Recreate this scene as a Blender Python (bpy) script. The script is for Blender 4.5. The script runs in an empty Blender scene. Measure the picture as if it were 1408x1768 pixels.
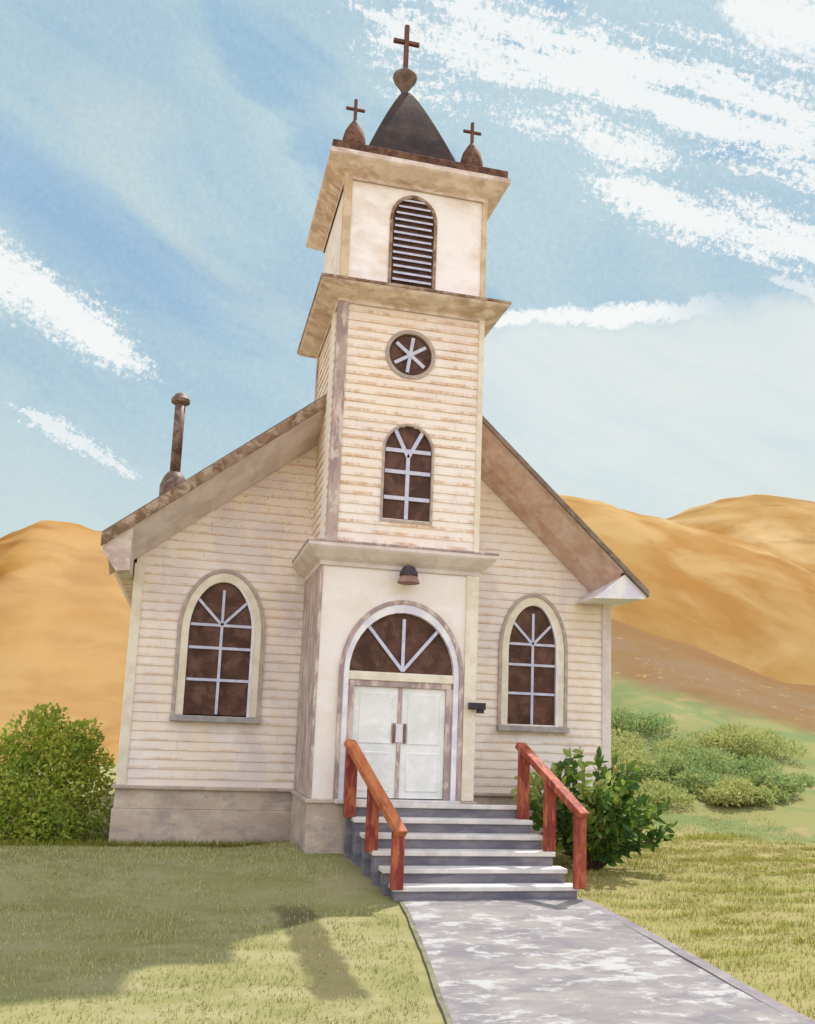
import bpy, math, random
from mathutils import Vector, Matrix, noise as mn
random.seed(7)
R = math.radians
sc = bpy.context.scene
col = sc.collection

# ------------------------------------------------------------------ helpers
class MB:
    """collects vertices and faces, links them as ONE mesh object"""
    def __init__(s): s.v = []; s.f = []
    def face(s, pts):
        i = len(s.v); s.v += [tuple(p) for p in pts]; s.f.append(tuple(range(i, i+len(pts))))
    def grid(s, rows, closed=False):
        i0 = len(s.v); n = len(rows[0])
        for r in rows: s.v += [tuple(p) for p in r]
        for a in range(len(rows)-1):
            for b in range(n if closed else n-1):
                c = (b+1) % n
                s.f.append((i0+a*n+b, i0+a*n+c, i0+(a+1)*n+c, i0+(a+1)*n+b))
    def box(s, x0, x1, y0, y1, z0, z1):
        i = len(s.v)
        s.v += [(x, y, z) for z in (z0, z1) for y in (y0, y1) for x in (x0, x1)]
        for q in ((0,2,3,1),(4,5,7,6),(0,1,5,4),(2,6,7,3),(0,4,6,2),(1,3,7,5)):
            s.f.append(tuple(i+k for k in q))
    def prism(s, pts, y0, y1):
        """polygon of (x,z) extruded from y0 to y1"""
        n = len(pts); i = len(s.v)
        s.v += [(x, y0, z) for x, z in pts] + [(x, y1, z) for x, z in pts]
        s.f.append(tuple(i+k for k in range(n))); s.f.append(tuple(i+n+k for k in reversed(range(n))))
        for k in range(n):
            j = (k+1) % n
            s.f.append((i+k, i+n+k, i+n+j, i+j))
    def ring(s, outer, inner, y0, y1):
        """flat arch trim between two (x,z) lines of the same length, open at the bottom"""
        rows = []
        for (a, b), (c, d) in zip(outer, inner):
            rows.append([(a, y1, b), (a, y0, b), (c, y0, d), (c, y1, d)])
        s.grid(rows, closed=True)
        s.face(rows[0]); s.face(rows[-1][::-1])
    def bar(s, a, b, w, d):
        """flat bar in an x-z plane from a to b: w wide, from y-d to y"""
        ax, ay, az = a; bx, by, bz = b
        L = math.hypot(bx-ax, bz-az); nx, nz = -(bz-az)/L*w/2, (bx-ax)/L*w/2
        s.prism([(ax+nx, az+nz), (bx+nx, bz+nz), (bx-nx, bz-nz), (ax-nx, az-nz)], ay-d, ay)
    def beam(s, a, b, w, h):
        """box beam between two points, w wide sideways, h high"""
        a = Vector(a); b = Vector(b); t = (b-a).normalized()
        side = t.cross(Vector((0,0,1)));
        if side.length < 1e-4: side = Vector((1,0,0))
        side.normalize(); up = side.cross(t)
        q = [(-1,-1),(1,-1),(1,1),(-1,1)]
        r0 = [a+side*w/2*i+up*h/2*j for i, j in q]; r1 = [b+side*w/2*i+up*h/2*j for i, j in q]
        s.grid([r0, r1], closed=True); s.face(r0[::-1]); s.face(r1)
    def lathe(s, prof, cx, cy, n=20, sq=0):
        rows = []
        for r, z in prof:
            rows.append([(cx+r*math.cos(2*math.pi*k/n+sq), cy+r*math.sin(2*math.pi*k/n+sq), z) for k in range(n)])
        s.grid(rows, closed=True); s.face(rows[0][::-1]); s.face(rows[-1])
    def tube(s, pts, r, n=7):
        rows = []
        for k, p in enumerate(pts):
            p = Vector(p); t = (Vector(pts[min(k+1, len(pts)-1)])-Vector(pts[max(k-1, 0)])).normalized()
            a = t.orthogonal().normalized(); b = t.cross(a); rr = r if not hasattr(r, '__len__') else r[k]
            rows.append([p+rr*(a*math.cos(2*math.pi*j/n)+b*math.sin(2*math.pi*j/n)) for j in range(n)])
        s.grid(rows, closed=True); s.face(rows[0][::-1]); s.face(rows[-1])
    def build(s, name, mat, parent=None, smooth=False, bevel=0, fix=True):
        me = bpy.data.meshes.new(name); me.from_pydata(s.v, [], s.f)
        if fix:
            import bmesh
            bm = bmesh.new(); bm.from_mesh(me)
            bmesh.ops.remove_doubles(bm, verts=bm.verts, dist=1e-5)
            bmesh.ops.recalc_face_normals(bm, faces=bm.faces); bm.to_mesh(me); bm.free()
        if smooth:
            for p in me.polygons: p.use_smooth = True
        me.materials.append(mat)
        o = bpy.data.objects.new(name, me); col.objects.link(o)
        if parent: o.parent = parent
        if bevel:
            m = o.modifiers.new('Bevel', 'BEVEL'); m.width = bevel; m.segments = 2; m.limit_method = 'ANGLE'; m.angle_limit = R(40)
        return o

def tag(o, label, cat, group=None):
    o['label'] = label; o['category'] = cat
    if group: o['group'] = group
    return o
def empty(name, label, cat, loc=(0,0,0), group=None):
    o = bpy.data.objects.new(name, None); col.objects.link(o); o.location = loc; o.empty_display_size = .3
    return tag(o, label, cat, group)
def structure(o): o['kind'] = 'structure'; return o
def stuff(o): o['kind'] = 'stuff'; return o
def sm(a, b, x):
    t = max(0, min(1, (x-a)/(b-a))); return t*t*(3-2*t)
def srgb(r, g, b):
    return tuple((c/255/12.92 if c/255 <= .04045 else ((c/255+.055)/1.055)**2.4) for c in (r, g, b))+(1,)
def interp(tab, x):
    if x <= tab[0][0]: return tab[0][1]
    for (a, b), (c, d) in zip(tab, tab[1:]):
        if x <= c:
            t = (x-a)/(c-a); t = t*t*(3-2*t)*.5+t*.5; return b+(d-b)*t
    return tab[-1][1]

# ------------------------------------------------------------------ materials
class NT:
    def __init__(s, nt): s.nt = nt
    def n(s, t, **kw):
        nd = s.nt.nodes.new(t)
        for k, v in kw.items():
            if k == 'inp':
                for i, val in v.items():
                    if hasattr(val, 'node') or isinstance(val, bpy.types.NodeSocket): s.nt.links.new(val, nd.inputs[i])
                    else: nd.inputs[i].default_value = val
            else: setattr(nd, k, v)
        return nd
    def math(s, op, a, b=0.0, c=None, clamp=False):
        i = {0: a, 1: b}
        if c is not None: i[2] = c
        return s.n('ShaderNodeMath', operation=op, use_clamp=clamp, inp=i).outputs[0]
    def smooth(s, v, a, b):
        m = s.n('ShaderNodeMapRange', interpolation_type='SMOOTHSTEP', inp={0: v, 1: a, 2: b, 3: 0.0, 4: 1.0})
        return m.outputs[0]
    def mix(s, f, a, b, blend='MIX'):
        m = s.n('ShaderNodeMix', data_type='RGBA', blend_type=blend, inp={0: f, 6: a, 7: b}); return m.outputs[2]
    def noise(s, vec, scale, detail=4, rough=.55, dist=0.0):
        return s.n('ShaderNodeTexNoise', inp={'Vector': vec, 'Scale': scale, 'Detail': detail, 'Roughness': rough, 'Distortion': dist}).outputs[0]
    def mapping(s, vec, loc=(0,0,0), rot=(0,0,0), scale=(1,1,1)):
        return s.n('ShaderNodeMapping', inp={0: vec, 1: loc, 2: rot, 3: scale}).outputs[0]

def material(name, colours, scale=1.2, rough=.75, stretch=(1,1,1), contrast=.22, grain=.10, bump=.15, extra=None, spec=.3, bscale=60, dim=1.0):
    """blotchy wash of colours (thin pigment over a pale ground) with a fine grain"""
    m = bpy.data.materials.new(name); m.use_nodes = True; t = NT(m.node_tree)
    b = m.node_tree.nodes['Principled BSDF']
    P = t.n('ShaderNodeTexCoord').outputs['Object']
    v = t.mapping(P, scale=stretch)
    c = colours[0]
    for k, cc in enumerate(colours[1:]):
        w = t.noise(t.mapping(v, loc=(3.1*k, 7.7*k, 1.3*k)), scale*(1+.8*k), 6, .6, .4)
        c = t.mix(t.smooth(w, .5-contrast/2+.04*k, .5+contrast/2+.04*k), c, cc)
    if extra: c = extra(t, P, c)
    g = t.noise(P, 75, 2, .7); g2 = t.noise(P, 14, 3, .6)
    gv = t.math('ADD', t.math('MULTIPLY', t.math('SUBTRACT', g, .5), grain*2.4), t.math('MULTIPLY', t.math('SUBTRACT', g2, .5), grain*1.8))
    c = t.mix(1.0, c, t.n('ShaderNodeCombineColor', inp={0: t.math('MULTIPLY', t.math('ADD', gv, 1.0), dim), 1: t.math('MULTIPLY', t.math('ADD', gv, 1.0), dim), 2: t.math('MULTIPLY', t.math('ADD', gv, 1.0), dim)}).outputs[0], 'MULTIPLY')
    m.node_tree.links.new(c, b.inputs['Base Color'])
    b.inputs['Roughness'].default_value = rough
    b.inputs['Specular IOR Level'].default_value = spec
    if bump:
        bp = t.n('ShaderNodeBump', inp={'Strength': bump, 'Distance': .02, 'Height': t.noise(P, bscale, 4, .6)})
        m.node_tree.links.new(bp.outputs[0], b.inputs['Normal'])
    return m

COURSE = .15
def boards(line, amount=1.0, speck=False, wide=.34):
    """weathered stain along the lower edge of every board, broken along its length"""
    def ex(t, P, c):
        s = t.n('ShaderNodeSeparateXYZ', inp={0: P})
        hor = t.math('ADD', s.outputs[0], t.math('MULTIPLY', s.outputs[1], 1.0))
        wob = t.math('MULTIPLY', t.math('SUBTRACT', t.noise(P, 2.3, 3), .5), .05)
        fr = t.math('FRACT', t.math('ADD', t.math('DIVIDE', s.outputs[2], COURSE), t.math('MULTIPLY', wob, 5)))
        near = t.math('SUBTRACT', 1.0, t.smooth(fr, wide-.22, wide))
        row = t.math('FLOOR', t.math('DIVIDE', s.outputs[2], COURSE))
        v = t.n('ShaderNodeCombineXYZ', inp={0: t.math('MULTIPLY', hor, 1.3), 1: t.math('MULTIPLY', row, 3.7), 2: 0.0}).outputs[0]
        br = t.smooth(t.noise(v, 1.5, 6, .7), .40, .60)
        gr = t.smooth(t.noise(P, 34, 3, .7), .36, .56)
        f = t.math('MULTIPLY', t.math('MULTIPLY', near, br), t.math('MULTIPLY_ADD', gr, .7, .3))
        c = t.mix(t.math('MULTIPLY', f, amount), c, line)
        jf = t.math('FRACT', t.math('ADD', t.math('DIVIDE', hor, 2.6), t.math('MULTIPLY', row, .377)))
        c = t.mix(t.math('MULTIPLY', t.math('LESS_THAN', jf, .0030), .32), c, srgb(140, 112, 88))
        if speck:
            zone = t.math('MULTIPLY', t.smooth(s.outputs[2], 3.6, 4.6), t.math('SUBTRACT', 1.0, t.smooth(s.outputs[0], -1.2, -.8)))
            d = t.math('MULTIPLY', t.smooth(t.noise(P, 17, 4, .75), .60, .66), zone)
            c = t.mix(t.math('MULTIPLY', d, .75), c, srgb(150, 105, 70))
        return c
    return ex

M = {}
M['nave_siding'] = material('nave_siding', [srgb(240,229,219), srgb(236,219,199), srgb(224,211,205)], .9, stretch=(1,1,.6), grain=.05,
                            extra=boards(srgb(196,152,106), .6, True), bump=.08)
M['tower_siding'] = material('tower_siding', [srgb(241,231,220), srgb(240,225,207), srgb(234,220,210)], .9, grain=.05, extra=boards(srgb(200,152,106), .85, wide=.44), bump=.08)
M['plaster'] = material('plaster', [srgb(238,229,221), srgb(232,221,208), srgb(240,233,228)], 1.1, grain=.05, bump=.08)
M['belfry'] = material('belfry', [srgb(244,240,238), srgb(228,214,202), srgb(246,243,240)], 1.3, stretch=(.7,.7,1.2), grain=.06, bump=.1)
M['foundation'] = material('foundation', [srgb(194,174,156), srgb(178,160,144), srgb(202,186,166), srgb(168,152,144)], 1.4, stretch=(.6,.6,1.2), grain=.14, bump=.5, bscale=25)
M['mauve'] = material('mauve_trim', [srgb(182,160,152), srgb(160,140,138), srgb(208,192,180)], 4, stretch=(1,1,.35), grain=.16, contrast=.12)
M['mauve_pale'] = material('pale_mauve_trim', [srgb(226,214,210), srgb(210,196,190)], 2.5, grain=.08)
M['brown_trim'] = material('brown_trim', [srgb(146,120,98), srgb(118,92,70), srgb(176,154,134)], 3.2, grain=.16, contrast=.15)
M['soffit'] = material('soffit', [srgb(206,178,162), srgb(192,158,142), srgb(212,192,180)], 2.2, grain=.12)
M['cornice'] = material('cornice', [srgb(214,197,188), srgb(190,167,156), srgb(230,219,213)], 3, stretch=(.6,1,1), grain=.12)
M['ochre_trim'] = material('ochre_trim', [srgb(196,172,138), srgb(214,196,166)], 3, grain=.1)
M['shingle'] = material('dark_shingle', [srgb(62,48,43), srgb(46,38,38), srgb(76,60,50)], 1.6, grain=.16, bump=.2, bscale=22)
M['roof'] = material('weathered_shingle', [srgb(128,110,98), srgb(108,92,82), srgb(144,128,114)], 2.4, grain=.18, bump=.4, bscale=22)
M['deck'] = material('rust_brown_deck', [srgb(96,62,46), srgb(74,50,40), srgb(118,86,66)], 4, grain=.25)
M['iron'] = material('rusty_iron', [srgb(112,72,56), srgb(92,60,50)], 9, grain=.2, rough=.6)
M['urn'] = material('weathered_lead', [srgb(128,114,106), srgb(100,86,80)], 8, grain=.2)
M['pipe'] = material('stove_pipe_metal', [srgb(112,86,72), srgb(88,66,56), srgb(138,116,102)], 5, grain=.2, rough=.55)
M['glass'] = material('dark_window_glass', [srgb(92,64,52), srgb(72,50,40), srgb(110,80,68)], 2.2, grain=.16, rough=.3, bump=.02, spec=.12)
M['louver'] = material('dark_louver', [srgb(104,78,68), srgb(84,62,54)], 5, grain=.15)
M['muntin'] = material('pale_blue_white_paint', [srgb(206,206,222), srgb(188,190,214)], 7, grain=.08, rough=.55)
M['white'] = material('white_paint', [srgb(236,233,232), srgb(216,212,226)], 3, grain=.05, rough=.5)
M['door'] = material('pale_door_paint', [srgb(232,231,228), srgb(222,224,219), srgb(240,238,236)], 2.2, grain=.05, rough=.5)
M['handle'] = material('tarnished_brass', [srgb(150,122,108), srgb(120,92,80)], 8, grain=.2, rough=.45)
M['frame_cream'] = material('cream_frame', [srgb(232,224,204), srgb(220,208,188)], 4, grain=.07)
M['frame_edge'] = material('taupe_frame_edge', [srgb(190,172,158), srgb(168,154,146)], 6, grain=.14)
M['stone_sill'] = material('grey_sill', [srgb(172,164,158), srgb(152,146,146)], 5, grain=.16)
M['lamp'] = material('black_lamp_metal', [srgb(66,56,60), srgb(52,46,52)], 6, grain=.2, rough=.5)
M['lamp_shade'] = material('brown_lamp_shade', [srgb(140,106,94), srgb(160,126,112)], 6, grain=.15)
M['red'] = material('red_brown_stained_wood', [srgb(150,72,52), srgb(126,50,44), srgb(176,98,66)], 3, stretch=(2,2,.5), grain=.18, contrast=.15, rough=.65)
M['rail_orange'] = material('orange_brown_stained_wood', [srgb(176,96,56), srgb(152,78,50), srgb(188,116,72)], 3, stretch=(2,.6,.6), grain=.16, rough=.65)
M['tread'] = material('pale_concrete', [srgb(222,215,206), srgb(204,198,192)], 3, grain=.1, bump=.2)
M['riser'] = material('shaded_riser_grey', [srgb(118,114,122), srgb(100,98,108), srgb(134,128,132)], 2.2, stretch=(.5,1,2), grain=.14, bump=.2)  # much darker than the treads: the risers' shade is put into the colour

# ------------------------------------------------------------------ camera
F, PY, YAW, PITCH, ROLL, CX, CY, CZ = 1563.5444, 999.9076, .2342, .1619, .0381, -3.1374, -13.5, 1.1096
fw = Vector((math.sin(YAW)*math.cos(PITCH), math.cos(YAW)*math.cos(PITCH), math.sin(PITCH)))
rt = Vector((math.cos(YAW), -math.sin(YAW), 0)); up = rt.cross(fw)
rt2 = rt*math.cos(ROLL)+up*math.sin(ROLL); up2 = up*math.cos(ROLL)-rt*math.sin(ROLL)
cam = bpy.data.cameras.new('camera'); co = bpy.data.objects.new('camera', cam); col.objects.link(co)
co.matrix_world = Matrix(((rt2.x, up2.x, -fw.x, CX), (rt2.y, up2.y, -fw.y, CY), (rt2.z, up2.z, -fw.z, CZ), (0,0,0,1)))
cam.sensor_fit = 'VERTICAL'; cam.sensor_height = 24; cam.lens = F/1768*24; cam.shift_y = (PY-884)/1768
cam.clip_start = .1; cam.clip_end = 3000
sc.camera = co

# ------------------------------------------------------------------ light and sky
SUN_AZ, SUN_EL = R(49), R(60)
sun = bpy.data.lights.new('sun', 'SUN'); sun.energy = 5.0; sun.angle = R(.8); sun.color = (1, .96, .89)
so = bpy.data.objects.new('sun', sun); col.objects.link(so)
d = Vector((math.sin(SUN_AZ)*math.cos(SUN_EL), math.cos(SUN_AZ)*math.cos(SUN_EL), math.sin(SUN_EL)))
so.rotation_euler = d.to_track_quat('Z', 'Y').to_euler(); so.location = d*60

w = bpy.data.worlds.new('World'); sc.world = w; w.use_nodes = True; t = NT(w.node_tree)
bg = w.node_tree.nodes['Background']
sky = t.n('ShaderNodeTexSky', sky_type='NISHITA', sun_disc=False, sun_elevation=SUN_EL, sun_rotation=SUN_AZ, air_density=1.0, dust_density=1.5, ozone_density=1.5)
D = t.n('ShaderNodeTexCoord').outputs['Generated']
s = t.n('ShaderNodeSeparateXYZ', inp={0: D})
DEG = 57.29578
az = t.math('MULTIPLY', t.math('ARCTAN2', s.outputs[0], s.outputs[1]), DEG)
el = t.math('MULTIPLY', t.math('ARCSINE', s.outputs[2]), DEG)
T = t.math('ADD', el, t.math('MULTIPLY', az, .40))            # across the cirrus streaks
S = t.math('SUBTRACT', az, t.math('MULTIPLY', el, .40))       # along them
AE = t.n('ShaderNodeCombineXYZ', inp={0: az, 1: el, 2: 0.0}).outputs[0]
ST = t.n('ShaderNodeCombineXYZ', inp={0: S, 1: T, 2: 0.0}).outputs[0]
def sn(scale, sx, sy, detail=5, rough=.6, off=0, dist=0): return t.noise(t.mapping(ST, loc=(off, off*1.7, off), scale=(sx, sy, 1)), scale, detail, rough, dist)
K = 10.0   # colours are radiances over the Background strength
def k(r, g, b, m=1.0):
    c = srgb(r, g, b); return (c[0]*K*m, c[1]*K*m, c[2]*K*m, 1)
wash = sn(.11, .35, 1.0, 4, .5, 3, .6)
base = t.mix(t.smooth(wash, .36, .62), k(178,207,222), k(194,219,226))
base = t.mix(t.math('MULTIPLY', t.smooth(sn(.16, .3, 1, 4, .55, 9, .8), .54, .70), .7), base, k(148,188,218))
base = t.mix(t.math('MULTIPLY', t.smooth(sn(.13, .3, 1, 4, .55, 31, .8), .54, .72), .6), base, k(204,222,222))
# deeper blue pool on the left, as in the picture's left middle
pool = t.math('MULTIPLY', t.math('SUBTRACT', 1.0, t.smooth(t.math('ABSOLUTE', t.math('SUBTRACT', t.math('ADD', T, t.math('MULTIPLY', sn(.2, .4, 1, 3), 4)), 26.5)), .6, 3.6)),
              t.math('SUBTRACT', 1.0, t.smooth(az, -4, 5)))
base = t.mix(t.math('MULTIPLY', pool, .55), base, k(140,180,220))
# the Sky Texture itself lies under the washes
base = t.mix(.12, base, sky.outputs[0])
# pigment grain of the washes
gr = t.math('ADD', 1.0, t.math('MULTIPLY', t.math('SUBTRACT', t.noise(AE, 2.6, 4, .8), .5), .34))
base = t.mix(1.0, base, t.n('ShaderNodeCombineColor', inp={0: gr, 1: gr, 2: gr}).outputs[0], 'MULTIPLY')
# pale hazy right side below el 26
edge = t.math('ADD', el, t.math('MULTIPLY', t.math('SUBTRACT', t.noise(AE, .35, 5, .65), .5), 3.0))
haze = t.math('MULTIPLY', t.smooth(az, 10, 19), t.math('SUBTRACT', 1.0, t.smooth(edge, 24.0, 26.2)))
base = t.mix(t.math('MULTIPLY', haze, .88), base, t.mix(t.smooth(sn(.12, .35, 1, 5, .6, 77, .5), .42, .66), k(230,236,234), k(214,228,232)))
low = t.math('SUBTRACT', 1.0, t.smooth(t.math('ADD', el, t.math('MULTIPLY', sn(.12, .5, 1, 3), 9)), 14, 25))
base = t.mix(t.math('MULTIPLY', low, .6), base, k(212,226,222))
# cirrus with frayed dry-brush edges
T2 = t.math('ADD', el, t.math('MULTIPLY', t.math('MULTIPLY', az, t.math('ABSOLUTE', az)), .0055))
ST2 = t.n('ShaderNodeCombineXYZ', inp={0: az, 1: T2, 2: 0.0}).outputs[0]
dry = t.noise(AE, 2.4, 5, .8)
def streak(TT, vec, t0, half, amt, off, a0, a1, b0, b1, long=1.1, frag=1.1):
    dd = t.math('SUBTRACT', 1.0, t.math('DIVIDE', t.math('ABSOLUTE', t.math('SUBTRACT', TT, t0)), half))
    win = t.math('MULTIPLY', t.smooth(az, a0, a1), t.math('SUBTRACT', 1.0, t.smooth(az, b0, b1)))
    dd = t.math('ADD', dd, t.math('MULTIPLY', t.math('SUBTRACT', win, 1.0), 2.2))
    n1 = t.noise(t.mapping(vec, loc=(off, off*1.7, 0), scale=(.35, 1.5, 1)), .42, 6, .68)
    dd = t.math('ADD', dd, t.math('MULTIPLY', t.math('SUBTRACT', n1, .5), long*3.0))
    dd = t.math('ADD', dd, t.math('MULTIPLY', t.math('SUBTRACT', dry, .5), frag*2.6))
    return t.math('MULTIPLY', t.smooth(dd, .22, .70), amt)
white = k(247,249,248)
for args in ((T, ST, 19.6, 2.7, .96, 5, -60, -50, -7, 2.2, .6, .95),
             (T, ST, 13.0, .8, .75, 17, -14, -9, -6, -2, 2.0, 1.9),
             (T2, ST2, 41.4, 3.5, .9, 23, -9, 17, 60, 90, 1.6, 1.35),
             (T2, ST2, 38.4, 1.5, .85, 41, 19, 26, 28, 36, 1.1, 1.15),
             (T2, ST2, 36.0, 1.9, .95, 57, 19, 27, 60, 90, 1.0, 1.15),
             (T2, ST2, 46.6, 2.6, .95, 61, 27, 36, 70, 90, .5, .6),
             (T2, ST2, 33.6, .8, .6, 71, 33, 37, 70, 90, .8, 1.0)):
    base = t.mix(streak(*args), base, white)
rim = t.math('MULTIPLY', t.math('SUBTRACT', 1.0, t.smooth(t.math('ADD', t.math('ABSOLUTE', t.math('SUBTRACT', edge, 25.4)), t.math('MULTIPLY', t.math('SUBTRACT', dry, .5), 1.2)), .3, .7)), t.math('MULTIPLY', t.smooth(az, 17, 19), t.math('SUBTRACT', 1.0, t.smooth(az, 28, 35))))
base = t.mix(rim, base, white)
# bright white fill added to the unseen sky behind the viewer, lights the front
back = t.smooth(t.math('ABSOLUTE', az), 62, 115)
backcol = t.mix(t.smooth(t.noise(D, 2.2, 5, .55), .38, .6), k(224,232,248,1.2), k(242,245,255,1.8))
base = t.mix(t.math('MULTIPLY', back, t.smooth(el, 0, 6)), base, backcol)
w.node_tree.links.new(base, bg.inputs[0]); bg.inputs[1].default_value = 1/K

# ------------------------------------------------------------------ ground
def lawn_z(x, y):
    z = interp([(-40,-2.6), (-14,-1.72), (-6,-1.37), (-1.5,-1.16), (0,-1.02), (2.5,-.95), (60,-.95)], y)
    z += (.17+.14*sm(-2.4, -1.4, x))*sm(.6, -.9, x)*sm(-1.5, -.1, y)*sm(2.2, .6, y)
    z -= .25*sm(-5, -16, x)
    return z + .03*mn.noise(Vector((x*.35, y*.35, 0)))
def bank_z(x, y):
    H = interp([(3,0), (5,.4), (9,5.6), (13,8.0), (17,8.3), (22,7.2), (29,5.4), (45,4.2), (80,3)], x)
    v = max(0, (y-3.2-.12*max(0, x-7))/25)
    pr = v*(.75+.25*min(v, 1)) if v < 1 else 1-.5*(v-1)**2
    return H*pr + .16*mn.noise(Vector((x*.4, y*.4, 5)))*min(1, v*5) + .05*mn.noise(Vector((x*1.4, y*1.4, 2)))*min(1, v*5)
def land_z(x, y):
    return lawn_z(x, y) + bank_z(x, y)

SHADE_OUTLINE = [(-1.3,-1.98,-1.25), (-2.2,-1.93,-1.24), (-3.2,-1.90,-1.30), (-4.2,-1.88,-1.40), (-5.0,-1.84,-1.48), (-5.25,-1.76,-1.52)]
def lawn_mix(t, P, c):
    s = t.n('ShaderNodeSeparateXYZ', inp={0: P})
    # dark shadow strip painted into the colour of the left lawn
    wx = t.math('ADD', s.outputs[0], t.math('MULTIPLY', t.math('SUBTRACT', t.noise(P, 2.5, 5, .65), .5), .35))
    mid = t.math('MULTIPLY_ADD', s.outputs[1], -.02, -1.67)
    shade_mask = t.math('SUBTRACT', 1.0, t.smooth(t.math('ABSOLUTE', t.math('SUBTRACT', wx, mid)), .17, .30))
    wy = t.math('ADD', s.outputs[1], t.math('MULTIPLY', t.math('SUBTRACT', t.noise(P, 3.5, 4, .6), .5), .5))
    shade_mask = t.math('MULTIPLY', shade_mask, t.math('MULTIPLY', t.smooth(wy, -5.15, -4.9), t.math('SUBTRACT', 1.0, t.smooth(wy, -2.0, -1.3))))
    c = t.mix(t.math('MULTIPLY', shade_mask, .85), c, srgb(102,96,66))
    right = t.smooth(t.math('ADD', s.outputs[0], t.math('MULTIPLY', t.noise(P, .8, 4), 1.2)), 1.6, 3.2)
    straw = t.mix(t.smooth(t.noise(t.mapping(P, scale=(.5,1.6,1)), 1.6, 5, .6), .42, .6), srgb(164,153,102), srgb(150,146,86))
    c = t.mix(right, c, straw)
    # dry brown hillside above the green foot of the bank
    h = t.math('ADD', s.outputs[2], t.math('MULTIPLY', t.math('SUBTRACT', t.noise(P, .5, 5, .65), .5), 2.2))
    h = t.math('ADD', h, t.math('MULTIPLY', t.math('SUBTRACT', s.outputs[0], 10.5), .40))
    far = t.smooth(t.math('ADD', t.math('ADD', s.outputs[1], t.math('MULTIPLY', t.noise(P, .9, 4), 2.0)), t.math('MULTIPLY', t.math('SUBTRACT', s.outputs[0], 8.0), .5)), 4.4, 5.4)
    green = t.mix(t.smooth(t.noise(P, .55, 5, .6, .5), .44, .58), srgb(146,144,90), srgb(122,136,84))
    green = t.mix(t.smooth(t.noise(t.mapping(P, loc=(9,2,4)), .9, 4, .6), .56, .66), green, srgb(160,148,102))
    c = t.mix(t.math('MULTIPLY', far, t.smooth(s.outputs[0], 5.0, 6.5)), c, green)
    brown = t.mix(t.smooth(t.noise(P, .45, 5, .6), .4, .62), srgb(136,104,62), srgb(138,110,78))
    brown = t.mix(t.smooth(t.noise(t.mapping(P, scale=(1,1,2.5)), 1.9, 5, .7), .62, .66), brown, srgb(178,150,98))
    c = t.mix(t.math('MULTIPLY', far, t.smooth(h, 3.4, 5.0)), c, brown)
    c = t.mix(t.math('MULTIPLY', far, t.smooth(h, 7.6, 9.4)), c, srgb(136,98,54))
    return c
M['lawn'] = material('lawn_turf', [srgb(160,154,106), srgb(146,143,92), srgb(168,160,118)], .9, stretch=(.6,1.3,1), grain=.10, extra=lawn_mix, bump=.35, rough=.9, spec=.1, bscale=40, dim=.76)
b = MB(); xs = [-16+.4*i for i in range(0, 81)]+[16.5+1.2*i for i in range(0, 50)]; ys = [-26+.4*i for i in range(0, 81)]+[6.5+.8*i for i in range(46)]
b.grid([[(x, y, land_z(x, y)) for x in xs] for y in ys])
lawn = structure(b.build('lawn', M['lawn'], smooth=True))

M['plain'] = material('dry_plain', [srgb(186,140,78), srgb(172,132,80), srgb(196,160,100)], .05, grain=.1, bump=0, rough=.95, spec=.1)
b = MB(); n = 40
b.grid([[((i/n-.5)*2400, (j/n-.5)*2400, -3.2) for i in range(n+1)] for j in range(n+1)])
structure(b.build('ground', M['plain']))

# ------------------------------------------------------------------ hills
def hill_extra(t, P, c, amt=.85):
    s = t.n('ShaderNodeSeparateXYZ', inp={0: P})
    pale = t.smooth(t.noise(t.mapping(P, loc=(2,0,8), scale=(1,.6,1.2)), .06, 3, .5, .6), .45, .62)
    c = t.mix(t.math('MULTIPLY', pale, amt), c, srgb(204,174,128))
    dark = t.smooth(t.noise(t.mapping(P, loc=(6,3,1), rot=(0,.4,0), scale=(.5,.5,1.6)), .10, 5, .6), .55, .68)
    return t.mix(t.math('MULTIPLY', dark, .6), c, srgb(140,98,46))
M['hill'] = material('dry_ochre_hill', [srgb(174,138,82), srgb(162,118,60), srgb(182,148,96)], .07, grain=.16, bump=.5, extra=lambda t, P, c: hill_extra(t, P, c, .7), rough=.95, spec=.05, bscale=1.5, dim=.84)
M['hill_orange'] = material('orange_ochre_hill', [srgb(170,122,58), srgb(148,98,40), srgb(178,134,72)], .10, contrast=.18, grain=.16, bump=.5, extra=lambda t, P, c: hill_extra(t, P, c, .35), rough=.95, spec=.05, bscale=1.5, dim=.76)
def hill(name, tab, y, front, backd, foot, seed, nx=150, amp=1.0, mat='hill'):
    x0, x1 = tab[0][0], tab[-1][0]; rows = []
    for j in range(41):
        v = -1+2*j/40.0
        row = []
        for i in range(nx+1):
            x = x0+(x1-x0)*i/nx
            r = interp(tab, x)+.22*mn.noise(Vector((x*.5, seed, 0)))
            pr = 1-abs(v)**1.25; pr = pr*.6+sm(0, 1, pr)*.4
            yy = y+(v*front if v < 0 else v*backd)
            rel = mn.fractal(Vector((x*.06, yy*.04, seed)), 1.0, 2.1, 5)*amp*3.0*abs(v)*(1-abs(v))*2
            row.append((x*(yy+13.5)/(y+13.5)*.35+x*.65, yy, foot+(r-foot)*pr+rel))
        rows.append(row)
    bb = MB(); bb.grid(rows); return structure(bb.build(name, M[mat], smooth=True))
hill('ochre_hill', [(-3,-3), (4,9), (11,18), (19,22.6), (28.5,22.2), (31,22), (33.5,21.3), (38.3,20.8), (44.5,19.8), (50,18.3), (54.5,17.2), (66,14), (90,8), (120,2)], 60, 34, 40, -3, 1.3)
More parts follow.
